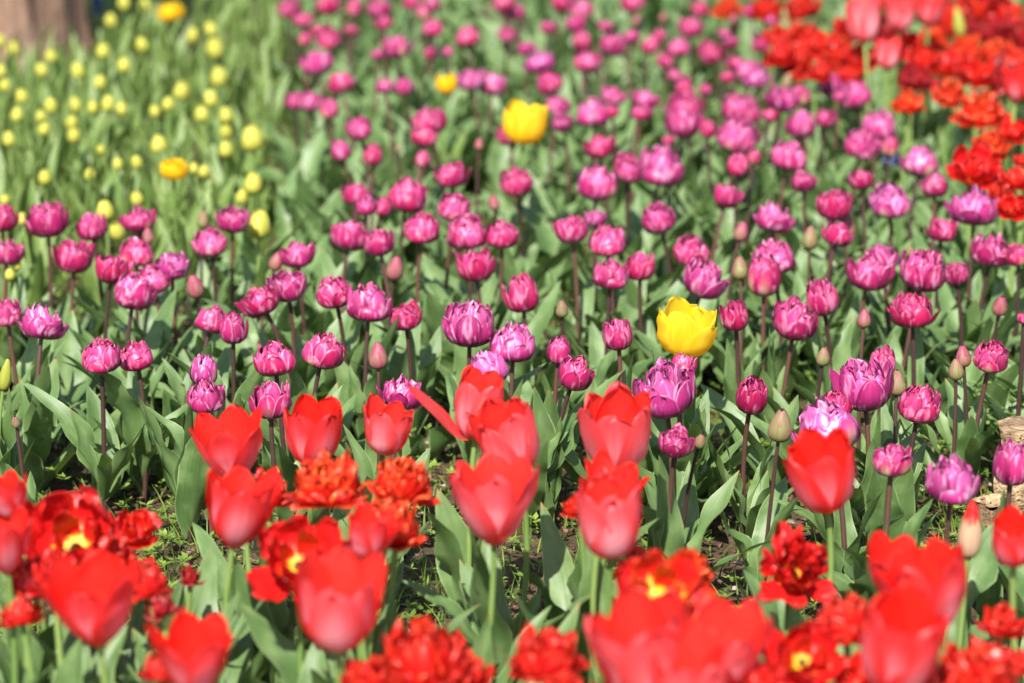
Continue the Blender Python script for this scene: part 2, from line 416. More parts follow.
        ring(5, p0 + .4, R=.33, H=1.0, W=.5, tipr=.5, tip=2.4, rag=.08, rip=.02, jh=.05)
    elif kind == 'single':            # classic six-petal tulip: egg-shaped in half of the variants, a flaring goblet in the others
        eg = seed % 2 == 0
        o = J(.86, 1.0) if eg else J(1.06, 1.24); H = J(.88, .96) if eg else J(.86, .96); lo = .11 if eg else .2
        for i in range(6):
            k = o * (1 + (J(.1, .34) if rs.uniform() < .22 else J(-.08, .06)))
            ou = i % 2 == 0
            petal(mb, rs, p0 + i * PI / 3 + J(-.12, .12), R=.42 if ou else .385, H=H * J(.93, 1.06), W=J(.64, .76), tipr=k, tip=1.85, rag=.05, rip=.026, curl=J(-.2, .05), nu=9, nv=13, bulge=1.02, low=lo)
    elif kind == 'flare':             # six-petal tulip with one petal fallen outwards
        p0 = 0.0
        H = 1.0
        ring(3, p0 + PI / 3, R=.40, H=H, W=.74, tipr=.9, tip=1.8, rag=.03, rip=.02, curl=-.1, jh=.06, nu=9, nv=12, bulge=1.02, low=.1)
        for i in range(2):
            petal(mb, rs, p0 + 2 * PI * i / 3, R=.43, H=H, W=.74, tipr=.95, tip=1.8, rag=.03, rip=.018, curl=-.1, nu=9, nv=12, bulge=1.02, low=.1)
        petal(mb, rs, p0 + 4 * PI / 3, R=.50, H=.74, W=.62, tipr=2.15, tip=1.7, rag=.03, rip=.02, curl=.3, nu=9, nv=12, bulge=.85)
    elif kind == 'yellow':
        ring(3, p0, R=.47, H=.72, W=.80, tipr=1.0, tip=3.0, rag=.05, rip=.02, curl=-.12, jh=.08, nu=9, nv=12, bulge=1.06, low=.04)
        ring(3, p0 + PI / 3, R=.44, H=.80, W=.78, tipr=.92, tip=3.0, rag=.05, rip=.02, curl=-.12, jh=.08, nu=9, nv=12, bulge=1.06, low=.04)
    elif kind == 'ydouble':
        ring(6, p0, R=.46, H=.5, W=.5, tipr=1.0, tip=2.6, rag=.06, rip=.02, jh=.15)
        ring(6, p0 + .4, R=.36, H=.55, W=.42, tipr=.9, tip=2.6, rag=.08, rip=.025, jh=.12)
        ring(6, p0 + .9, R=.22, H=.55, W=.3, tipr=.8, tip=2.6, rag=.1, rip=.025, jh=.12)
    elif kind == 'peony':             # ragged, packed double in loose layers
        for k, (n, R, H, W, tr, dr) in enumerate(((7, .42, .16, .50, 1.24, .10), (7, .42, .30, .48, 1.14, .05), (7, .38, .42, .44, 1.04, .02), (7, .31, .49, .38, .95, 0), (6, .22, .52, .32, .85, 0), (5, .12, .50, .24, .8, 0))):
            ring(n, p0 + k * .37, R=R, H=H, W=W, tipr=tr, tip=3.2, rag=.17, rip=.055, curl=J(-.5, -.1), layer=min(k, 1), jh=.24, jit=.3, nu=11, nv=10, drop=dr)
    elif kind == 'parrot':            # open, spidery, crinkled petals around a yellow heart
        for k, (n, R, H, W, tr) in enumerate(((6, .36, .24, .30, 1.45), (6, .32, .38, .28, 1.2), (5, .24, .48, .24, 1.05), (4, .12, .46, .16, 1.0))):
            ring(n, p0 + k * .5, R=R, H=H, W=W, tipr=tr, tip=2.4, rag=.22, rip=.06, curl=J(.1, .7), layer=min(k, 1), jh=.25, jit=.3, nu=9, nv=11, bulge=.9, drop=.06 if k == 0 else 0, wrap=.8)
    elif kind == 'open':              # blown red flower, broad crinkled petals lying open around a yellow heart
        ring(5, p0, R=.40, H=.20, W=.48, tipr=1.3, tip=2.8, rag=.14, rip=.05, jh=.2, jit=.2, nu=9, nv=10, drop=.1, wrap=1.2)
        ring(5, p0 + .6, R=.36, H=.40, W=.44, tipr=1.1, tip=2.8, rag=.16, rip=.05, jh=.2, jit=.2, nu=9, nv=10)
        ring(4, p0 + .2, R=.2, H=.36, W=.28, tipr=1.0, tip=2.6, rag=.2, rip=.05, layer=1, jh=.2)
    elif kind == 'wilted':
        ring(5, p0, R=.40, H=.30, W=.38, tipr=1.1, tip=2.4, rag=.26, rip=.08, jh=.3, jit=.3, nu=9, nv=10, drop=.2)
        ring(6, p0 + .3, R=.32, H=.46, W=.34, tipr=.9, tip=2.4, rag=.26, rip=.08, jh=.25, jit=.3, nu=9, nv=10)
        ring(5, p0 + .7, R=.2, H=.5, W=.26, tipr=.7, tip=2.4, rag=.26, rip=.07, jh=.2, jit=.3)
    if kind != 'flare':               # normalise the width to 1
        A = np.vstack(mb.v); e = (np.ptp(A[:, 0]) + np.ptp(A[:, 1])) / 2
        mb.v = [x / e for x in mb.v]
    return mb

HEADS = {}
def get_head(kind, mat, var):
    key = (kind, mat.name, var)
    if key not in HEADS:
        HEADS[key] = head(kind, sum(map(ord, kind)) * 7 + var * 131).mesh('flower_head', [mat])
    return HEADS[key]
NVAR = dict(double=9, ball=6, wide=5, cup=5, bud=4, longbud=2, ybud=4, single=8, flare=1, yellow=2, ydouble=3, peony=6, parrot=4, open=3, wilted=3)
CENTRE = dict(double=.36, ball=.38, wide=.31, cup=.5, bud=.58, longbud=1.0, ybud=.5, single=.44, flare=.5, yellow=.42, ydouble=.28, peony=.30, parrot=.22, open=.2, wilted=.26)

# ------------------------------------------------------------------ leaves
def leaf(mb, rs, L, W, lean, bend, phi, und=.25, fold=.6, twist=0.0, nu=5, nv=12, origin=(0, 0, 0), r0=.004, layer=0.0, rand=None, mat=0):
    v = np.linspace(0, 1, nv); u = np.linspace(-1, 1, nu)
    th = lean + bend * v**1.6
    ds = L / (nv - 1)
    cr = r0 + np.concatenate([[0], np.cumsum(np.sin((th[1:] + th[:-1]) / 2) * ds)])
    cz = np.concatenate([[0], np.cumsum(np.cos((th[1:] + th[:-1]) / 2) * ds)])
    w = W / 2 * np.maximum(np.power(np.sin(PI * np.power(v, .8)), .75), .34 * (1 - v)**1.0)
    V, U = np.meshgrid(v, u, indexing='ij')
    tw = twist * V
    Y = U * w[:, None] * np.cos(tw)
    lift = fold * np.abs(U)**1.3 * w[:, None] * (1.05 - .7 * V)
    k = rs.uniform(1.6, 3.2); p1, p2 = rs.uniform(0, 6.28, 2)
    ph = np.where(U < 0, p1, p2)
    lift = lift + und * w[:, None] * np.sin(2 * PI * k * V + ph) * np.abs(U)**1.5 * np.sin(PI * np.clip(V * 1.05, 0, 1))
    lift = lift + U * w[:, None] * np.sin(tw)
    nr = -np.cos(th)[:, None]; nz = np.sin(th)[:, None]
    side = rs.uniform(-.12, .12) * L * V**2
    R = cr[:, None] + nr * lift; Z = cz[:, None] + nz * lift; Y = Y + side
    c, s = math.cos(phi), math.sin(phi)
    P = np.stack([R * c - Y * s + origin[0], R * s + Y * c + origin[1], Z + origin[2]], -1)
    mb.grid(P, np.stack([U * .5 + .5, V], -1), rs.uniform() if rand is None else rand, layer, mat)

LEAVES = []
for i in range(18):
    rs = np.random.RandomState(500 + i); mb = MB()
    leaf(mb, rs, 1.0, rs.uniform(.13, .27), rs.uniform(.10, .65), rs.uniform(-.15, .95), 0, rs.uniform(.25, .75), rs.uniform(.25, .85), rs.uniform(-1.0, 1.0), nu=7, nv=16, r0=.02)
    LEAVES.append(mb.mesh('tulip_leaf', [M_LEAF]))
def clump(seed, n, Lr, Wr, leanr, bendr, mat, name):
    rs = np.random.RandomState(seed); mb = MB(); p0 = rs.uniform(0, 6.28)
    for i in range(n):
        L = rs.uniform(*Lr)
        leaf(mb, rs, L, rs.uniform(*Wr), rs.uniform(*leanr), rs.uniform(*bendr), p0 + i * 2.4 + rs.uniform(-.4, .4), rs.uniform(.1, .45), rs.uniform(.25, .7), rs.uniform(-.6, .6))
    return mb, (mb.mesh(name, [mat]) if mat else None)
CL_P = [clump(900 + i, 5, (.12, .20), (.024, .044), (.10, .6), (0, .9), M_LEAF, 'tulip_leaves')[1] for i in range(8)]
CL_Y = [clump(950 + i, 4, (.13, .21), (.020, .034), (.05, .4), (0, .6), M_LEAFY, 'tulip_leaves')[1] for i in range(6)]

def bez3(a, b, c, n):
    t = np.linspace(0, 1, n)[:, None]
    return (1 - t)**2 * a + 2 * t * (1 - t) * b + t * t * c

# ------------------------------------------------------------------ one tulip
TULIPS = []
def tulip(px, py, w, kind, mat, hgt, stem_mat, stem_r, tone=None, green=0.0, leaves='far', lean=None, tilt=None, spin=None, name='tulip', var=None, leafset=None, nleaf=4, leafL=(.13, .2)):
    """px, py: centre of the flower in the photograph; w: its width there in pixels; hgt: height of its centre"""
    P, s = at(px, py, hgt)
    W = w / s
    lx = rnd.gauss(0, .018) if lean is None else lean[0]
    lyy = rnd.gauss(0, .018) if lean is None else lean[1]
    base = Vector((P.x - lx, P.y - lyy, 0.0))
    root = empty(name, base)
    ax = Vector((lx * 1.6 + rnd.gauss(0, .015), lyy * 1.6 + rnd.gauss(0, .015), hgt)).normalized() if tilt is None else Vector(tilt).normalized()
    c = CENTRE[kind] * W
    top = (P - base) - ax * c
    # stem
    mb = MB(); pts = bez3(np.zeros(3) + np.array([0, 0, -.02]), np.array(top - ax * top.z * .45) , np.array(top + ax * .06 * W), 9)
    mb.tube(pts, np.linspace(1.12, .95, 9) * stem_r, 8, rnd.random(), cap=False)
    so = link('stem', mb.mesh('tulip_stem', [stem_mat]), root)
    q = Vector((0, 0, 1)).rotation_difference(ax)
    m4 = Matrix.Translation(top) @ q.to_matrix().to_4x4() @ Matrix.Rotation(rnd.uniform(0, 6.28) if spin is None else spin, 4, 'Z') @ Matrix.Scale(W, 4)
    vv = rnd.randrange(NVAR[kind]) if var is None else var
    h = link('bud' if kind in ('bud', 'longbud', 'ybud') else 'bloom', get_head(kind, mat, vv), root, m4)
    h.color = (rnd.uniform(.05, .5) if tone is None else tone, green, rnd.random(), 1)
    if leaves == 'near':
        p0 = rnd.uniform(0, 6.28)
        for i in range(nleaf):
            L = rnd.uniform(*leafL)
            m = Matrix.Translation((0, 0, rnd.uniform(-.012, .02) + i * .006)) @ Matrix.Rotation(p0 + i * 2.3 + rnd.uniform(-.5, .5), 4, 'Z') @ Matrix.Diagonal((L, L * rnd.uniform(.9, 1.3), L, 1))
            link('leaf', rnd.choice(LEAVES), root, m)
    elif leaves == 'far':
        m = Matrix.Rotation(rnd.uniform(0, 6.28), 4, 'Z') @ Matrix.Scale(rnd.uniform(.85, 1.15), 4)
        link('leaves', rnd.choice(leafset or CL_P), root, m)
    root['px'] = 0; del root['px']
    TULIPS.append((root, px, py, kind, mat.name, tone if tone is not None else h.color[0], w))
    return root

# ================================================================== THE SETTING
def ground_z(x, y):
    return .008 * np.sin(x * 7.1 + 1.3 * np.sin(y * 3.3)) * np.sin(y * 6.3 + x) + .006 * np.sin(x * 19 + y * 13) * np.sin(y * 23 - x * 7)
def axis_pts(lo, hi, step, far):
    d = np.arange(lo, hi, step)
    out = [hi]
    g = step
    while out[-1] < far: g *= 1.35; out.append(out[-1] + g)
    neg = [lo - step]; g = step
    while neg[-1] > -far: g *= 1.35; neg.append(neg[-1] - g)
    return np.concatenate([np.array(neg[::-1]), d, np.array(out)])
gx = axis_pts(-2.6, 2.6, .035, 250); gy = axis_pts(1.8, 10, .035, 300)
GX, GY = np.meshgrid(gx, gy)
fade = np.clip(1.5 - np.maximum(np.abs(GX) / 2.6, np.abs(GY - 6) / 4.2), 0, 1)
GZ = ground_z(GX, GY) * fade - .006
mb = MB(); mb.grid(np.stack([GX, GY, GZ], -1), np.stack([GX, GY], -1))
tag(link('ground', mb.mesh('ground', [M_SOIL])), 'dark brown soil of the tulip bed', 'ground', kind='structure')

# ---- regions of the beds, in photograph pixels (projected on the ground)
def ground_px(px, py): return at(px, py, 0.0)[0]
def to_px(x, y, z=0.0):
    dy, dz = y, z - CAM_H
    depth = dy * CP - dz * SP; up = dy * SP + dz * CP
    return 512 + FPX * x / depth, 341.5 - FPX * up / depth
def scatter(n, seed, y=(2.2, 10.5), keep=None):
    n = int(n * 1.36)
    rs = np.random.RandomState(seed)
    Y = np.sqrt(rs.uniform(y[0]**2, y[1]**2, n)); X = rs.uniform(-.32, .32, n) * Y
    if keep is not None:
        k = np.array([rs.uniform() < keep(*to_px(a, b)) for a, b in zip(X, Y)])
        X, Y = X[k], Y[k]
    return X, Y, rs

def yellow_side(px, py):             # the bed of pale buds at the upper left
    return px < 285 - max(0, py - 150) * .5 and py < 330

# ---- filling foliage between the counted plants
def merged(name, lib, X, Y, rs, mat, smin=.8, smax=1.2):
    mb = MB()
    for x, y in zip(X, Y):
        src = lib[rs.randint(len(lib))]; a = rs.uniform(0, 6.28); s = rs.uniform(smin, smax)
        c, sn = math.cos(a) * s, math.sin(a) * s
        off = rs.uniform()
        for V, F, UV, R in src:
            W_ = np.stack([V[:, 0] * c - V[:, 1] * sn + x, V[:, 0] * sn + V[:, 1] * c + y, V[:, 2] * s - .004], -1)
            mb.raw(W_, F, np.mod(R + off, 1.0), uv=UV)
    return mb.mesh(name, [mat])
def lib_of(seed, k, *a):
    out = []
    for i in range(k):
        m, _ = clump(seed + i, *a, None, '')
        acc = []; n = 0
        for V, F, UV, R in zip(m.v, m.f, m.uv, m.r):
            acc.append((V, F - n, UV, R)); n += len(V)
        out.append(acc)
    return out
libP = lib_of(1200, 12, 4, (.10, .19), (.026, .048), (.15, .8), (0, .95))
libY = lib_of(1300, 8, 4, (.12, .21), (.013, .026), (.03, .35), (0, .6))
def keep_p(px, py):
    if yellow_side(px, py): return 0.0
    if 225 < px < 300 and 170 < py < 280: return .25
    if py < 450: return 1.0
    if py < 520: return .75
    if 70 < px < 210 or 400 < px < 480: return .03
    return .22
X, Y, rs = scatter(2000, 21, keep=keep_p)
tag(link('bed_foliage', merged('bed_foliage', libP, X, Y, rs, M_LEAF)), 'broad grey-green tulip leaves filling the bed between the flowers', 'foliage', kind='stuff')
X, Y, rs = scatter(2200, 22, y=(5.2, 11), keep=lambda px, py: 1.0 if yellow_side(px, py) else 0.0)
tag(link('yellow_bed_foliage', merged('yellow_bed_foliage', libY, X, Y, rs, M_LEAFY)), 'narrow upright yellow-green leaves filling the bed of pale buds', 'foliage', kind='stuff')

# ---- grass, weeds, chips, fallen petals
def blades(n, seed, y, keep, Lr, wr, lean=.5):
    X, Y, rs = scatter(n, seed, y=y, keep=keep)
    n = len(X); L = rs.uniform(*Lr, n); w = rs.uniform(*wr, n); a = rs.uniform(0, 6.28, n); l = rs.uniform(.05, lean, n)
    dx, dy = np.cos(a), np.sin(a); t = np.array([0, .4, .75, 1.0])
    V = np.zeros((n, 4, 2, 3))
    for k in range(4):
        r = L * l * t[k]**1.8; z = L * np.sqrt(1 - (l * .8)**2) * (t[k] - .25 * l * t[k]**2) - .006
        ww = w * (1 - t[k]**1.5) + 1e-4
        for j, sg in enumerate((-1, 1)):
            V[:, k, j, 0] = X + dx * r - dy * ww * sg; V[:, k, j, 1] = Y + dy * r + dx * ww * sg; V[:, k, j, 2] = z
    F = []
    for k in range(3): F.append(np.stack([np.arange(n) * 8 + k * 2, np.arange(n) * 8 + k * 2 + 1, np.arange(n) * 8 + k * 2 + 3, np.arange(n) * 8 + k * 2 + 2], 1))
    mb = MB(); mb.raw(V.reshape(-1, 3), np.vstack(F), np.repeat(rs.uniform(0, 1, n), 8))
    return mb
patch = wob(np.random.RandomState(5), 6, 3)
def keep_g(px, py):
    x = patch(px / 260.0, py / 200.0)
    return np.clip(.55 + .9 * x, .30, 1)
tag(link('grass', blades(48000, 31, (2.2, 7), keep_g, (.015, .06), (.0008, .0018), 1.15).mesh('grass', [M_GRASS])), 'short thin green grass growing through the soil of the bed', 'grass', kind='stuff')
X, Y, rs = scatter(20000, 33, y=(2.2, 7.5), keep=keep_g)
mb = MB()
for x, y in zip(X, Y):
    h0 = rs.uniform(.004, .035); n = rs.randint(4, 8); s = rs.uniform(.005, .012); p0 = rs.uniform(0, 6.28); r_ = rs.uniform()
    V = []; F = []
    for i in range(n):
        a = p0 + i * 2 * PI / n + rs.uniform(-.3, .3); c, sn = math.cos(a), math.sin(a); up = rs.uniform(.1, .8); b = len(V)
        z = h0 + rs.uniform(-.003, .003)
        V += [[x, y, z], [x + s * (.55 * c - .35 * sn), y + s * (.55 * sn + .35 * c), z + s * up * .5], [x + s * 1.3 * c, y + s * 1.3 * sn, z + s * up], [x + s * (.55 * c + .35 * sn), y + s * (.55 * sn - .35 * c), z + s * up * .5]]
        F.append([b, b + 1, b + 2, b + 3])
    mb.raw(V, F, r_)
tag(link('low_weeds', mb.mesh('low_weeds', [M_WEED])), 'tiny leafed green weeds carpeting the soil between the tulips', 'weeds', kind='stuff')
X, Y, rs = scatter(9000, 35, y=(2.2, 6.0))
mb = MB()
cube = np.array([[-1, -1, -1], [1, -1, -1], [1, 1, -1], [-1, 1, -1], [-1, -1, 1], [1, -1, 1], [1, 1, 1], [-1, 1, 1]], float)
CF = np.array([[0, 3, 2, 1], [4, 5, 6, 7], [0, 1, 5, 4], [1, 2, 6, 5], [2, 3, 7, 6], [3, 0, 4, 7]])
for x, y in zip(X, Y):
    sc = rs.uniform(.0012, .0042, 3) * np.array([1.4, 1, .8]); V = (cube + rs.uniform(-.45, .45, (8, 3))) * sc
    e = Matrix.Rotation(rs.uniform(0, 6.28), 3, 'Z') @ Matrix.Rotation(rs.uniform(-.5, .5), 3, 'X')
    mb.raw(V @ np.array(e) + [x, y, rs.uniform(-.004, .006)], CF, rs.uniform())
tag(link('mulch', mb.mesh('mulch', [M_MULCH])), 'brown bark chips and small stones lying on the soil', 'mulch', kind='stuff')
X, Y, rs = scatter(520, 37, y=(2.2, 6.0), keep=lambda px, py: 1.0 if 60 < px < 220 else .45)
mb = MB()
for x, y in zip(X, Y):
    s = rs.uniform(.003, .007); leaf(mb, rs, s * 2, s * 1.5, rs.uniform(.9, 1.5), rs.uniform(-.2, .6), rs.uniform(0, 6.28), .2, .5, 0, 3, 5, (x, y, rs.uniform(.002, .015)))
tag(link('fallen_petals', mb.mesh('fallen_petals', [M_FALLEN])), 'pale pink blossom petals fallen on the soil', 'petals', kind='stuff')

# ---- tree trunk at the upper left
b = ground_px(14, 84)
root = empty('tree', b)
nz, na = 60, 72
zz = np.linspace(-.05, 3.4, nz); aa = np.linspace(0, 2 * PI, na + 1)
A, Z = np.meshgrid(aa, zz)
rs = np.random.RandomState(3)
Rr = .175 + .07 * np.exp(-np.clip(Z, 0, 9) / .10) * (1 + .35 * np.sin(A * 5 + .6)) + .006 * np.sin(A * 3 + Z * .8) + .008 * np.sin(A * 9 + 2 * np.sin(Z * 1.1)) + .005 * np.sin(A * 21 + 3 * np.sin(Z * 2.3)) - .012 * Z
mb = MB(); mb.grid(np.stack([Rr * np.cos(A) + .02 * Z, Rr * np.sin(A), Z], -1), np.stack([A / 6.28, Z], -1))
link('trunk', mb.mesh('tree_trunk', [M_BARK]), root)
tag(root, 'grey-brown tree trunk rising at the top left behind the bed of pale buds', 'tree')
for k in range(3):
    mb = MB(); a = k * 2.2 + .4
    pts = np.array([[.05, 0, 2.6 + k * .25], [.05 + .35 * math.cos(a), .35 * math.sin(a), 3.0 + k * .25], [.05 + .8 * math.cos(a), .8 * math.sin(a), 3.7 + k * .2], [.05 + 1.1 * math.cos(a), 1.1 * math.sin(a), 4.4]])
    mb.tube(pts, [.08, .06, .045, .02], 12); link('limb', mb.mesh('tree_limb', [M_BARK]), root)

# ---- cut logs at the right edge
def log(name, px, py, r, h, tiltx, label, hollow=False):
    b = ground_px(px, py); root = empty(name, b); rs = np.random.RandomState(int(px))
    a = np.linspace(0, 2 * PI, 41); z = np.linspace(-.03, h, 14); A, Z = np.meshgrid(a, z)
    R = r * (1 + .06 * np.sin(A * 3 + 1) + .03 * np.sin(A * 7 + Z * 20) + .015 * np.sin(A * 17 + Z * 9))
    sx = tiltx * Z
    mb = MB(); mb.grid(np.stack([R * np.cos(A) + sx, R * np.sin(A), Z + .004 * np.sin(A * 5) * (Z > h * .98)], -1), np.stack([A, Z], -1))
    link('bark', mb.mesh('log_bark', [M_LOGBARK]), root)
    mb = MB(); k = np.linspace(0.001, .965, 8); KA, KK = np.meshgrid(a, k)
    R2 = r * KK * (1 + .06 * np.sin(KA * 3 + 1) + .03 * np.sin(KA * 7 + h * 20))
    mb.grid(np.stack([R2 * np.cos(KA) + tiltx * h, R2 * np.sin(KA), h + .003 - .012 * (1 - KK**2) + .003 * np.sin(R2 * 260 + KA * 2)], -1), np.stack([KA, KK], -1))
    link('cut_face', mb.mesh('log_cut_face', [M_CUT]), root)
    tag(root, label, 'log', 'cut logs at the right edge')
    return root
log('log', 984, 560, .026, .082, .05, 'short round cut log standing low in front of the split log')
# split log: pale split face towards the viewer, bark on the back
b = ground_px(1029, 522); root = empty('split_log', b)
def split_profile(z):
    pts = [(-.052, -.022), (-.03, -.034), (0, -.037), (.03, -.033), (.055, -.022), (.058, .0), (.045, .035), (.015, .058), (-.02, .052), (-.048, .02)]
    return np.array(pts + pts[:1]) * (1 + .04 * math.sin(z * 40)) + [.004 * math.sin(z * 70), .004 * math.cos(z * 55)]
H = .135
zz = np.linspace(-.03, H, 16)
prof = np.stack([np.column_stack([split_profile(z), np.full(11, z)]) for z in zz])
prof[-1, :, 2] += np.array([.006, .004, .0, -.003, -.004, .0, -.006, .002, .004, .006, .006])
mb = MB(); mb.grid(prof[:, 4:11], np.zeros((16, 7, 2))); link('bark', mb.mesh('split_log_bark', [M_LOGBARK]), root)
mb = MB(); mb.grid(prof[:, 0:5], np.zeros((16, 5, 2)))
top = prof[-1, :10]; c = top.mean(0)
mb.raw(np.vstack([top, c]), [[i, (i + 1) % 10, 10, 10] for i in range(10)])
link('split_face', mb.mesh('split_log_face', [M_CUT]), root)
tag(root, 'upright split log with pale worm-eaten face at the right edge', 'log', 'cut logs at the right edge')

# ================================================================== THE FLOWERS
# centre x, centre y, width in the photograph; kind: d double, b ball, w wide, c cup, k pink bud, g green bud; tone 0 crimson .. 1 lilac
PURPLE = '''2 219 36 d;47 221 45 d .35;92 228 34 d;139 219 40 w .3;8 252 36 d;74 258 42 d;137 252 37 b;112 270 38 d;172 266 40 w .85;134 294 43 d .4;152 280 36 b;195 288 20 k;7 313 32 b;43 323 52 w .7;203 221 15 g;233 219 38 d;211 242 36 b;212 320 34 b;233 329 29 c;260 300 44 d .1;148 237 14 k;
297 254 38 d .45;276 263 16 k;287 285 44 d .5;350 235 44 d;379 244 34 d;357 194 32 d;366 207 24 d;383 207 20 c;407 196 43 b;422 228 38 b;451 174 38 d;454 208 34 b;467 232 43 b;502 234 36 b;395 270 20 k;494 204 14 k;516 181 37 b .1;476 266 42 d;334 292 40 b;369 304 46 b;405 317 35 d;470 327 53 d .6;513 343 48 b .75;522 294 37 c;274 359 43 b;323 351 44 b;378 358 21 k;
597 183 45 b;630 172 30 d;661 167 50 b .6;572 229 38 d;596 218 24 d .8;607 241 39 b;659 220 36 d;611 275 36 b;640 268 34 d;691 250 39 b;727 197 32 d;741 233 17 k;775 218 46 w .6;705 281 47 d .7;740 270 19 g;773 258 45 b;764 278 36 c .2 .4;562 310 14 g;618 335 30 c;735 316 29 c .05;559 352 24 c;
804 181 31 d;861 180 28 d;834 206 40 d;890 200 44 b .85;935 187 30 d;921 163 40 b .7;810 240 19 g;846 228 22 k;838 234 34 d .1;975 207 58 w .85;942 229 35 d;992 250 50 w .35;1018 255 30 d;869 272 49 d .4;880 258 38 d .7;924 273 48 d .35;956 275 27 d;822 298 34 c .2 .4;912 311 50 w 0;795 322 47 d .3;864 320 15 k;1000 307 17 k;991 357 36 b .1;910 252 10 g;1024 318 16 d;
101 356 41 b .15;136 356 36 b .15;204 371 28 c .9;205 396 39 b;271 402 44 d .35;402 393 50 w .55;487 370 44 b .85;575 376 38 d .2;665 393 62 d .8;682 367 28 d .1;676 442 40 d .3;700 442 13 g;752 397 33 c .1;823 358 15 g;883 362 26 c .15;864 387 63 d .7;897 385 20 g;836 404 40 w 0;827 428 66 b .8;920 405 44 b .05;963 358 17 k;956 371 17 g;780 428 26 g;892 460 43 d .3 .5;952 480 54 b .8;1012 466 38 c .5;16 423 10 g;
289 8 29 d;303 19 26 d;329 6 29 d;354 9 18 k;379 9 29 d;384 22 24 d;411 3 22 d;432 4 24 d;424 12 18 k;433 28 25 b;468 37 29 b .1;504 4 28 d;510 12 24 d;507 34 24 d;305 39 16 k;329 38 29 b;317 63 37 d .6;341 83 32 d;378 54 18 d;397 48 34 d .5;430 53 14 k;384 87 20 d;404 87 24 d;295 102 24 d;309 101 32 d .5;329 109 22 c;359 130 31 d;341 151 22 c;373 155 22 c;429 121 42 d .2;424 137 30 d 0;423 160 16 k;470 79 34 d .8;492 86 30 d .6;479 145 12 k;510 136 28 d;398 149 9 g;
516 12 24 d;562 3 28 d;582 10 31 d .5;576 24 26 d;632 3 29 d;636 21 13 k;663 18 12 k;691 28 30 d;733 20 13 k;753 12 26 d;526 49 22 d;540 62 38 w 1;550 84 30 d;582 42 20 k;587 63 32 d;612 46 32 d .5;632 37 21 d;650 47 23 d;679 48 27 b;665 62 22 d;675 75 20 d;684 87 19 k;711 54 30 d;730 42 24 d;728 77 20 d;747 70 30 d .7;735 63 22 d;558 105 30 d .5;562 122 27 d .6;593 113 38 b .6;613 95 30 d;645 99 31 d .6;641 113 26 w .2;684 107 42 d .2;682 124 40 d .5;708 130 17 k;738 109 38 d .4;737 136 43 b .5;738 165 24 c .1;599 146 35 d;626 168 26 k;754 158 14 k;
761 44 23 d;757 78 34 w .9;783 98 40 d .6;801 96 20 k;830 85 30 d .6;840 96 20 d;855 95 36 b .5;801 126 35 d .6;826 118 27 d;787 82 16 g;752 115 22 d;752 138 20 d;789 156 40 b .4;862 143 39 b .4;880 126 40 b .6;890 147 18 k;
318 30 20 d;448 52 16 d;352 30 18 d;548 28 20 d;606 26 20 d;660 36 18 d;700 10 22 d;724 33 18 d;770 20 18 d;612 112 18 d;668 140 16 d;706 90 16 d;770 116 20 d'''
KIND = dict(d='double', b='ball', w='wide', c='cup', k='bud', g='bud')
for row in PURPLE.replace('\n', '').split(';'):
    f = row.split(); px, py, w = float(f[0]), float(f[1]), float(f[2]); k = f[3]
    tone = float(f[4]) if len(f) > 4 else None
    g = float(f[5]) if len(f) > 5 else (1.0 if k == 'g' else .5 if k == 'k' else rnd.choice([0, 0, .1, .2]))
    if k == 'k' and py < 185 and w >= 14: k = 'c'; tone = .15; w += 2
    near = py > 285
    hg = rnd.uniform(.205, .24) if py > 240 else rnd.uniform(.21, .26)
    if k in 'kg': w *= .93
    blur = max(0, (330 - py) / 330) * 5
    w = w - blur * .8
    kw = {}
    if (px, py) == (575, 376): kw = dict(lean=(.035, 0), tilt=(.35, -.1, 1))
    if (px, py) == (260, 300): kw = dict(lean=(-.05, 0), tilt=(-.5, 0, 1))
    if (px, py) == (323, 351): kw = dict(lean=(.03, 0))
    if (px, py) == (795, 322): kw = dict(lean=(.03, .0), tilt=(.12, -.1, 1))
    if (px, py) == (924, 273): kw = dict(lean=(.04, .0), tilt=(.2, -.05, 1))
    if (px, py) in ((869, 272), (920, 405), (992, 250)): kw = dict(lean=(.035, 0), tilt=(.15, -.05, 1))
    if (px, py) in ((952, 480),): hg = .27
    if (px, py) == (101, 356): kw = dict(lean=(.004, 0), tilt=(0, -.05, 1))
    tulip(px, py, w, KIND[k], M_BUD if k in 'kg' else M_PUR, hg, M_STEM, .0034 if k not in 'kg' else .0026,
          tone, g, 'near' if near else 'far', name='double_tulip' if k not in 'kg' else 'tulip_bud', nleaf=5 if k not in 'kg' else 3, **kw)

YBUD = '''111 21 13;13 50 14;51 57 12;42 71 13;78 72 14;103 52 14;124 66 14;100 83 13;142 46 13;192 36 14;211 30 13;215 50 18;145 7 13;124 4 13;22 97 14;17 116 13;51 107 14;41 117 11;75 107 14;93 108 12;108 105 14;121 110 13;72 123 13;74 136 14;44 130 12;9 140 14;182 92 17;168 105 13;155 112 11;211 100 15;202 115 15;226 116 15;226 132 14;226 150 15;219 78 18;159 146 17;137 163 12;118 165 11;101 150 9;90 175 12;45 178 14;204 172 12;194 169 10;1 72 12;5 86 12;0 42 12;252 140 23;253 185 19;242 198 13;259 227 24;105 212 18;117 232 16;137 199 14;22 220 11;17 266 9;5 200 10;10 275 11'''
for row in YBUD.split(';'):
    px, py, w = map(float, row.split())
    tulip(px, py, w - .5, 'ybud', M_YBD, rnd.uniform(.17, .22), M_STEMG, .0024, None, 0, 'far', name='tulip_bud', leafset=CL_Y)
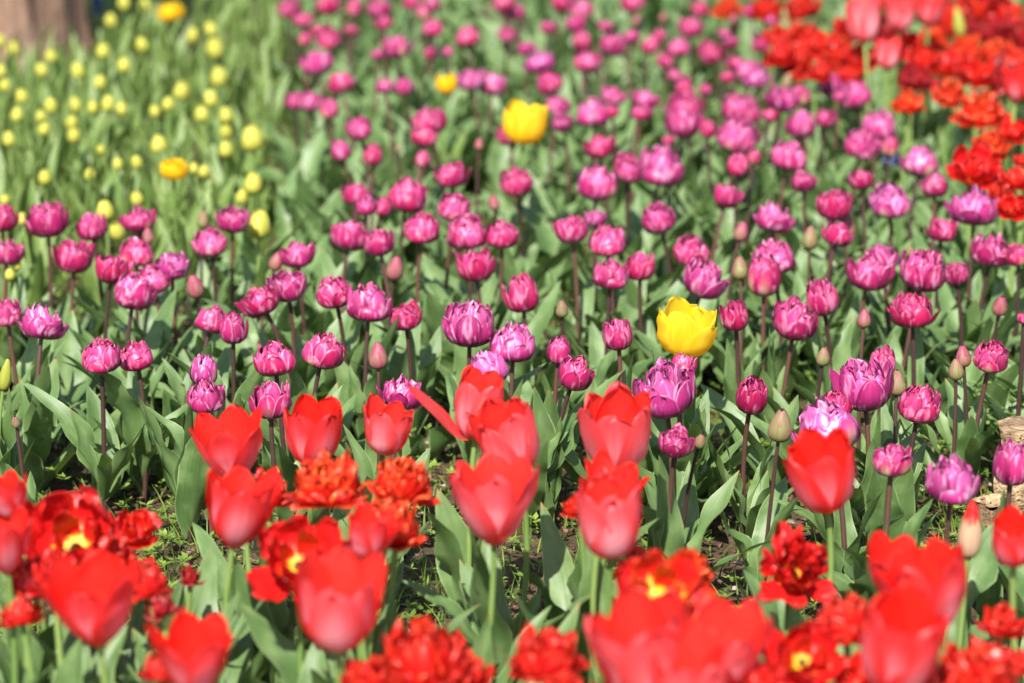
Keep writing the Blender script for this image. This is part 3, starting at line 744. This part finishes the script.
for px, py, w in ((171, 12, 32), (174, 169, 35), (446, 84, 24)):
    tulip(px, py, w - 2, 'ydouble' if px < 400 else 'yellow', M_YDB, .25, M_STEMG, .003, name='double_tulip' if px < 400 else 'tulip', leafset=CL_Y)
tulip(525, 125, 45, 'yellow', M_YEL, .30, M_STEMG, .0034, lean=(.004, 0), name='tulip', var=0)
tulip(686, 331, 60, 'yellow', M_YEL, .255, M_STEMG, .0038, lean=(.022, 0), tilt=(.18, -.12, 1), leaves='near', name='tulip', var=1)
tulip(5, 378, 13, 'longbud', M_GBD, .21, M_STEMG, .0026, lean=(.01, 0), tilt=(.2, 0, 1), leaves='near', name='tulip_bud', nleaf=3)
tulip(970, 535, 24, 'longbud', M_CRM, .23, M_STEMG, .0034, lean=(.012, 0), tilt=(.05, 0, 1), leaves='near', name='tulip_bud', nleaf=3)
tulip(959, 25, 12, 'longbud', M_GBD, .3, M_STEMG, .003, leafset=CL_P, name='tulip_bud')

# near reds: x, y, width, kind, height, material
REDN = [
 (230, 450, 70, 'single', .29, 'R'), (238, 515, 72, 'single', .29, 'R'), (313, 440, 58, 'single', .265, 'R'), (387, 433, 50, 'single', .265, 'P'),
 (478, 408, 62, 'flare', .31, 'P'), (512, 450, 60, 'single', .30, 'P'), (494, 508, 82, 'single', .29, 'P'), (617, 443, 68, 'single', .28, 'P'),
 (612, 492, 62, 'single', .29, 'R'), (610, 530, 64, 'single', .305, 'P'), (823, 483, 68, 'single', .30, 'R'), (369, 536, 54, 'single', .30, 'R'),
 (338, 613, 86, 'single', .31, 'P'), (95, 604, 98, 'single', .30, 'R'), (4, 545, 62, 'single', .31, 'R'), (8, 500, 44, 'single', .29, 'R'), (195, 660, 82, 'single', .27, 'R'),
 (645, 664, 96, 'single', .31, 'P'), (728, 648, 92, 'single', .30, 'P'), (893, 572, 60, 'single', .28, 'R'), (930, 597, 84, 'single', .31, 'R'),
 (898, 660, 80, 'single', .31, 'R'), (1014, 545, 50, 'single', .30, 'R'),
 (326, 473, 92, 'peony', .315, 'O'), (404, 474, 76, 'peony', .315, 'O'), (392, 518, 76, 'peony', .29, 'O'), (272, 492, 46, 'wilted', .26, 'D'),
 (577, 502, 38, 'peony', .26, 'D'), (72, 538, 110, 'open', .27, 'V'), (30, 575, 60, 'peony', .25, 'D'), (135, 527, 54, 'open', .24, 'D'), (147, 583, 54, 'wilted', .25, 'D'),
 (191, 577, 24, 'wilted', .19, 'W'), (300, 557, 100, 'open', .28, 'V'), (418, 652, 112, 'peony', .26, 'D'), (470, 668, 60, 'peony', .24, 'D'),
 (547, 648, 90, 'peony', .27, 'D'), (660, 592, 100, 'open', .30, 'H'), (690, 566, 60, 'peony', .25, 'O'), (797, 566, 84, 'parrot', .24, 'V'), (845, 615, 76, 'peony', .28, 'D'),
 (806, 656, 84, 'open', .26, 'V'), (982, 662, 90, 'peony', .27, 'D'), (160, 668, 44, 'wilted', .23, 'D'), (1020, 660, 40, 'peony', .26, 'D'), (28, 528, 64, 'open', .26, 'D'), (112, 548, 62, 'peony', .26, 'D'), (52, 566, 70, 'peony', .28, 'V'), (160, 604, 40, 'wilted', .23, 'W'),
 (365, 672, 66, 'peony', .25, 'D'), (620, 690, 70, 'peony', .26, 'D'), (762, 680, 70, 'peony', .27, 'V'), (858, 678, 64, 'open', .24, 'D'), (940, 684, 76, 'peony', .26, 'D'),
 (1004, 618, 50, 'peony', .24, 'D'), (690, 690, 84, 'single', .31, 'P'), (562, 694, 66, 'peony', .25, 'D'), (352, 560, 54, 'open', .27, 'V'), (640, 560, 60, 'peony', .24, 'D'), (20, 608, 50, 'peony', .24, 'D'),
]
SV = {(494, 508): 1, (617, 443): 0, (338, 613): 2, (95, 604): 3, (610, 530): 4, (612, 492): 5, (230, 450): 7, (238, 515): 1, (313, 440): 6, (387, 433): 2, (512, 450): 4, (369, 536): 5, (645, 664): 6, (728, 648): 3, (893, 572): 7, (930, 597): 1, (898, 660): 0, (195, 660): 5, (823, 483): 6}
RM = dict(R=M_RED, P=M_PINK, D=M_RAG, O=M_ORG, V=M_PAR, W=M_WIL, H=M_HRT)
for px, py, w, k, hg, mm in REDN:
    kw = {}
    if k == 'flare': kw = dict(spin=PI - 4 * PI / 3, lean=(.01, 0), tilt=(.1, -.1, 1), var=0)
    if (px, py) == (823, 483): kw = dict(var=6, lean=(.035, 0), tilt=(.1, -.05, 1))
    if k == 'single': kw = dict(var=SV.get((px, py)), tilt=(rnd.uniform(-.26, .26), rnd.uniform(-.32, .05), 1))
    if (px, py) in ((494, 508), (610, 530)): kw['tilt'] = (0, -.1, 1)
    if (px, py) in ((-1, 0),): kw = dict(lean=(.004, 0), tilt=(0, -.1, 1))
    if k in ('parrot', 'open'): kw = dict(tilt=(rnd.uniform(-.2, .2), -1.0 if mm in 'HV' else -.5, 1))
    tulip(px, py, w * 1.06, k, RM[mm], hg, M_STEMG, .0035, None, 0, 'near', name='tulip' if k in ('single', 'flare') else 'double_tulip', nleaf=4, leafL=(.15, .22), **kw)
# far reds
REDF = [
 (802, 33, 50, 'peony', 'D'), (780, 32, 36, 'peony', 'D'), (838, 50, 44, 'peony', 'D'), (795, 58, 46, 'peony', 'D'), (801, 3, 40, 'peony', 'D'),
 (864, 27, 42, 'single', 'P'), (888, 56, 36, 'single', 'P'), (873, 2, 30, 'single', 'P'), (929, 13, 36, 'single', 'P'), (728, 5, 34, 'peony', 'O'),
 (900, 18, 36, 'single', 'P'), (930, 37, 40, 'peony', 'O'), (909, 98, 38, 'peony', 'O'), (924, 59, 42, 'open', 'D'), (953, 15, 50, 'peony', 'D'),
 (977, 6, 48, 'wilted', 'D'), (1007, 16, 50, 'wilted', 'D'), (999, 50, 52, 'peony', 'O'), (970, 43, 42, 'peony', 'O'), (976, 73, 46, 'open', 'D'),
 (952, 88, 42, 'peony', 'O'), (981, 103, 62, 'peony', 'O'), (1017, 88, 40, 'single', 'R'), (1014, 130, 38, 'open', 'D'), (975, 166, 58, 'open', 'V'),
 (1022, 160, 22, 'open', 'D'), (979, 180, 34, 'wilted', 'D'), (1014, 206, 38, 'open', 'D'), (848, 75, 30, 'open', 'D'), (820, 72, 30, 'open', 'D'), (900, 4, 34, 'open', 'D'), (885, 28, 44, 'peony', 'W'), (945, 62, 48, 'open', 'V'), (1000, 75, 52, 'wilted', 'W'), (820, 45, 46, 'open', 'D'), (850, 28, 40, 'wilted', 'V'),
 (990, 28, 50, 'open', 'W'), (938, 0, 46, 'peony', 'D'), (1016, 60, 44, 'peony', 'D'), (905, 45, 44, 'open', 'D'), (780, 55, 36, 'open', 'V'),
 (915, 78, 40, 'open', 'W'), (986, 0, 50, 'wilted', 'W'), (1022, 36, 44, 'wilted', 'W'), (992, 142, 40, 'peony', 'O'), (1014, 178, 40, 'open', 'D'), (1000, 192, 30, 'wilted', 'D'), (862, 58, 40, 'open', 'D'), (768, 6, 36, 'peony', 'D'),
]
for px, py, w, k, mm in REDF:
    tulip(px, py, w * (.86 if k == 'single' else 1.04), k, RM[mm], rnd.uniform(.33, .36) if k == 'single' else rnd.uniform(.25, .29), M_STEMG, .0042, None, 0, 'far', name='tulip' if k == 'single' else 'double_tulip',
          tilt=(rnd.uniform(-.2, .2), rnd.uniform(-.5, -.1), 1) if k != 'single' else None)

# ---- grape hyacinths, two blue specks
M_BLUE = mat_simple('blue_bell', (.03, .035, .13), (.08, .09, .24), .5)
for px, py, lab in ((891, 151, 'small blue grape hyacinth below the purple tulips beside the red bed'), (97, 5, 'small blue grape hyacinth beside the tree trunk')):
    P, s = at(px, py, .16); root = empty('grape_hyacinth', (P.x, P.y, 0)); tag(root, lab, 'flower')
    mb = MB(); mb.tube(np.array([[0, 0, -.01], [0, 0, .08], [0, 0, .18]]), [.002, .002, .001], 6); link('stem', mb.mesh('hyacinth_stem', [M_STEMG]), root)
    mb = MB(); rs = np.random.RandomState(4)
    for k in range(34):
        a = k * 2.4; z = .135 + k * .0016; r = .011 * (1 - k / 60)
        c = np.array([r * math.cos(a), r * math.sin(a), z]); o = np.array([math.cos(a), math.sin(a), -.4]) * .008
        mb.tube(np.array([c * [.5, .5, 1], c, c + o * .5, c + o]), [.001, .0042, .0045, .002], 7, rs.uniform())
    link('flower_spike', mb.mesh('flower_spike', [M_BLUE]), root)

# ---- leafy weed sprigs by the logs
SPR = [(905, 470, .10, 'tallest leafy weed sprig beside the split log'), (988, 475, .15, 'leafy weed sprig right behind the split log'), (948, 500, .085, 'leafy weed sprig left of the short log'),
       (1018, 470, .14, 'leafy weed sprig at the right edge above the split log'), (700, 520, .07, 'leafy weed sprig below the green bud in the middle')]
for i, (px, py, h, lab) in enumerate(SPR):
    b = ground_px(px, py); root = empty('weed_sprig', b); tag(root, lab, 'weed', 'weed sprigs among the tulips')
    rs = np.random.RandomState(70 + i); mb = MB(); lb = MB()
    for j in range(3):
        e = np.array([rs.uniform(-.03, .03), rs.uniform(-.03, .03), h * rs.uniform(.6, 1)])
        pts = bez3(np.array([0, 0, -.01]), np.array([e[0] * .2, e[1] * .2, e[2] * .6]), e, 7); mb.tube(pts, np.linspace(.0014, .0008, 7), 6)
        for q in range(1, 7):
            for d in (0, PI):
                leaf(lb, rs, rs.uniform(.012, .022), rs.uniform(.009, .014), rs.uniform(.7, 1.3), .3, q * 1.57 + d, .1, .3, 0, 3, 6, pts[q])
    link('stem', mb.mesh('weed_stem', [M_STEMG]), root); link('leaves', lb.mesh('weed_leaves', [M_WEED]), root)

# ================================================================== LABELS
ORD = ['', 'second ', 'third ', 'fourth ', 'fifth ', 'sixth ', 'seventh ', 'eighth ', 'ninth ', 'tenth ', 'eleventh ', 'twelfth ', 'thirteenth ', 'fourteenth ']
FIXED = {(525, 125): 'tall yellow tulip standing far back among blurred purple ones', (686, 331): 'big yellow tulip nearest the camera among the purple ones',
 (446, 84): 'orange-yellow tulip half hidden behind a lilac one', (171, 12): 'orange-yellow double tulip right of the tree trunk', (174, 169): 'orange-yellow double tulip in front of the pale bud bed',
 (5, 378): 'pointed lime-green bud at the left edge', (970, 535): 'cream bud with a red tip in front of the short log', (959, 25): 'pale green pointed bud among the far red tulips',
 (478, 408): 'coral red tulip with one petal stretched out to the left', (909, 98): 'round orange-red double tulip standing apart on its stem before the far red bed',
 (827, 428): 'large full lilac tulip behind a single red tulip at right', (665, 393): 'large lilac-pink double tulip below the nearest yellow tulip', (975, 207): 'pale lilac wide open tulip in front of the far red bed',
 (864, 387): 'large lilac-pink double tulip above the full lilac one', (575, 376): 'crimson double tulip leaning right on a slanted brown stem', (780, 428): 'fat green and pink bud left of the full lilac tulip',
 (952, 480): 'full purple-pink double tulip left of the cut logs', (912, 311): 'dark magenta open tulip behind a slanted brown stem at right', (101, 356): 'crimson double tulip on a straight bare stem, left of its twin',
 (136, 356): 'crimson double tulip right of its twin on a bare stem', (43, 323): 'wide open lilac-pink tulip near the left edge', (823, 483): 'red tulip alone on a long green stem before the full lilac tulip',
 (494, 508): 'coral tulip facing the camera on a straight green stem at lower middle', (300, 557): 'blown red tulip with yellow heart right behind the large coral tulip', (660, 592): 'blown red tulip with bright yellow heart at bottom middle',
 (797, 566): 'ruffled dark red tulip with yellow flecks below the lone red tulip', (191, 577): 'small wilted dark red tulip on the weedy soil at lower left', (72, 538): 'blown red tulip with yellow heart in the clump at the left edge',
 (338, 613): 'large coral tulip below the blown red one with yellow heart', (260, 300): 'dark magenta tulip tilted to the left on a bent stem', (475, 0): ''}
MARK = [('the tree trunk', 40, 60), ('the orange-yellow tulip before the pale bud bed', 174, 169), ('the orange-yellow tulip right of the trunk', 171, 12), ('the far yellow tulip', 525, 125),
 ('the nearest yellow tulip', 686, 331), ('the half hidden orange-yellow tulip', 446, 84), ('the lone orange-red double', 909, 98), ('the pale lilac open tulip', 975, 207),
 ('the full lilac tulip', 827, 428), ('the split log', 1010, 430), ('the twin crimson tulips', 118, 356), ('the wide open pink tulip at left', 43, 323),
 ('the lone red tulip', 823, 483), ('the coral tulip with the stretched petal', 478, 408), ('the cream bud', 970, 535), ('the yellow-hearted red tulip at bottom middle', 660, 592),
 ('the blown red tulip', 300, 557), ('the small wilted red tulip', 191, 577), ('the left-tilted magenta tulip', 260, 300), ('the dark magenta open tulip', 912, 311)]
SIDE = ['right of', 'up right from', 'above', 'up left from', 'left of', 'down left from', 'below', 'down right from']
def phrase(kind, mat, tone, w):
    if mat == 'purple_petal':
        c = 'crimson-pink' if tone < .22 else 'magenta' if tone < .48 else 'lilac-pink'
        return c + {'double': ' double tulip', 'ball': ' rounded double tulip', 'wide': ' wide open tulip', 'cup': ' half-closed tulip'}[kind]
    return {'tulip_bud_skin': 'closed tulip bud', 'pale_yellow_bud_skin': 'round pale yellow bud', 'red_tulip_petal': 'red six-petalled tulip', 'coral_tulip_petal': 'coral six-petalled tulip',
            'ragged_red_petal': 'ragged red double tulip', 'ragged_orange_petal': 'ragged orange-red double tulip', 'parrot_red_petal': 'yellow-hearted red tulip', 'yellow_hearted_red_petal': 'yellow-hearted red tulip'}.get(mat, 'tulip')
GROUPS = {'purple_petal': 'purple double tulips in the bed', 'tulip_bud_skin': 'tulip buds among the purple tulips', 'pale_yellow_bud_skin': 'pale yellow tulip buds at the upper left'}
cells = {}
for t in TULIPS:
    root, px, py, kind, mat, tone, w = t
    red = mat in ('red_tulip_petal', 'coral_tulip_petal', 'ragged_red_petal', 'ragged_orange_petal', 'parrot_red_petal', 'yellow_hearted_red_petal', 'wilted_red_petal')
    g = GROUPS.get(mat) or (('red tulips in the front' if py > 350 else 'red tulips at the back right') if red else 'yellow tulips among the others' if 'yellow' in mat else None)
    cat = 'tulip bud' if 'bud' in root.name else 'tulip'
    tag(root, None, cat, g)
    if (int(px), int(py)) in FIXED:
        root['label'] = FIXED[(int(px), int(py))]; continue
    ph = phrase(kind, mat, tone, w)
    if mat == 'tulip_bud_skin': ph = ('green' if root.children[1].color[1] > .8 else 'pinkish') + ' closed bud'
    m = min(MARK, key=lambda k: (k[1] - px)**2 + (k[2] - py)**2)
    dx, dy = px - m[1], m[2] - py
    sct = int(round(math.degrees(math.atan2(dy, dx)) / 45.0)) % 8
    cells.setdefault((ph, m[0], sct), []).append((dx * dx + dy * dy, root))
for (ph, mk, sct), L in cells.items():
    L.sort(key=lambda a: a[0])
    for i, (_, root) in enumerate(L):
        root['label'] = (ORD[i] + ph + ' ' + SIDE[sct] + ' ' + mk) if len(L) > 1 or i else ph + ' ' + SIDE[sct] + ' ' + mk
        if len(L) > 1 and i == 0: root['label'] = 'nearest ' + root['label']
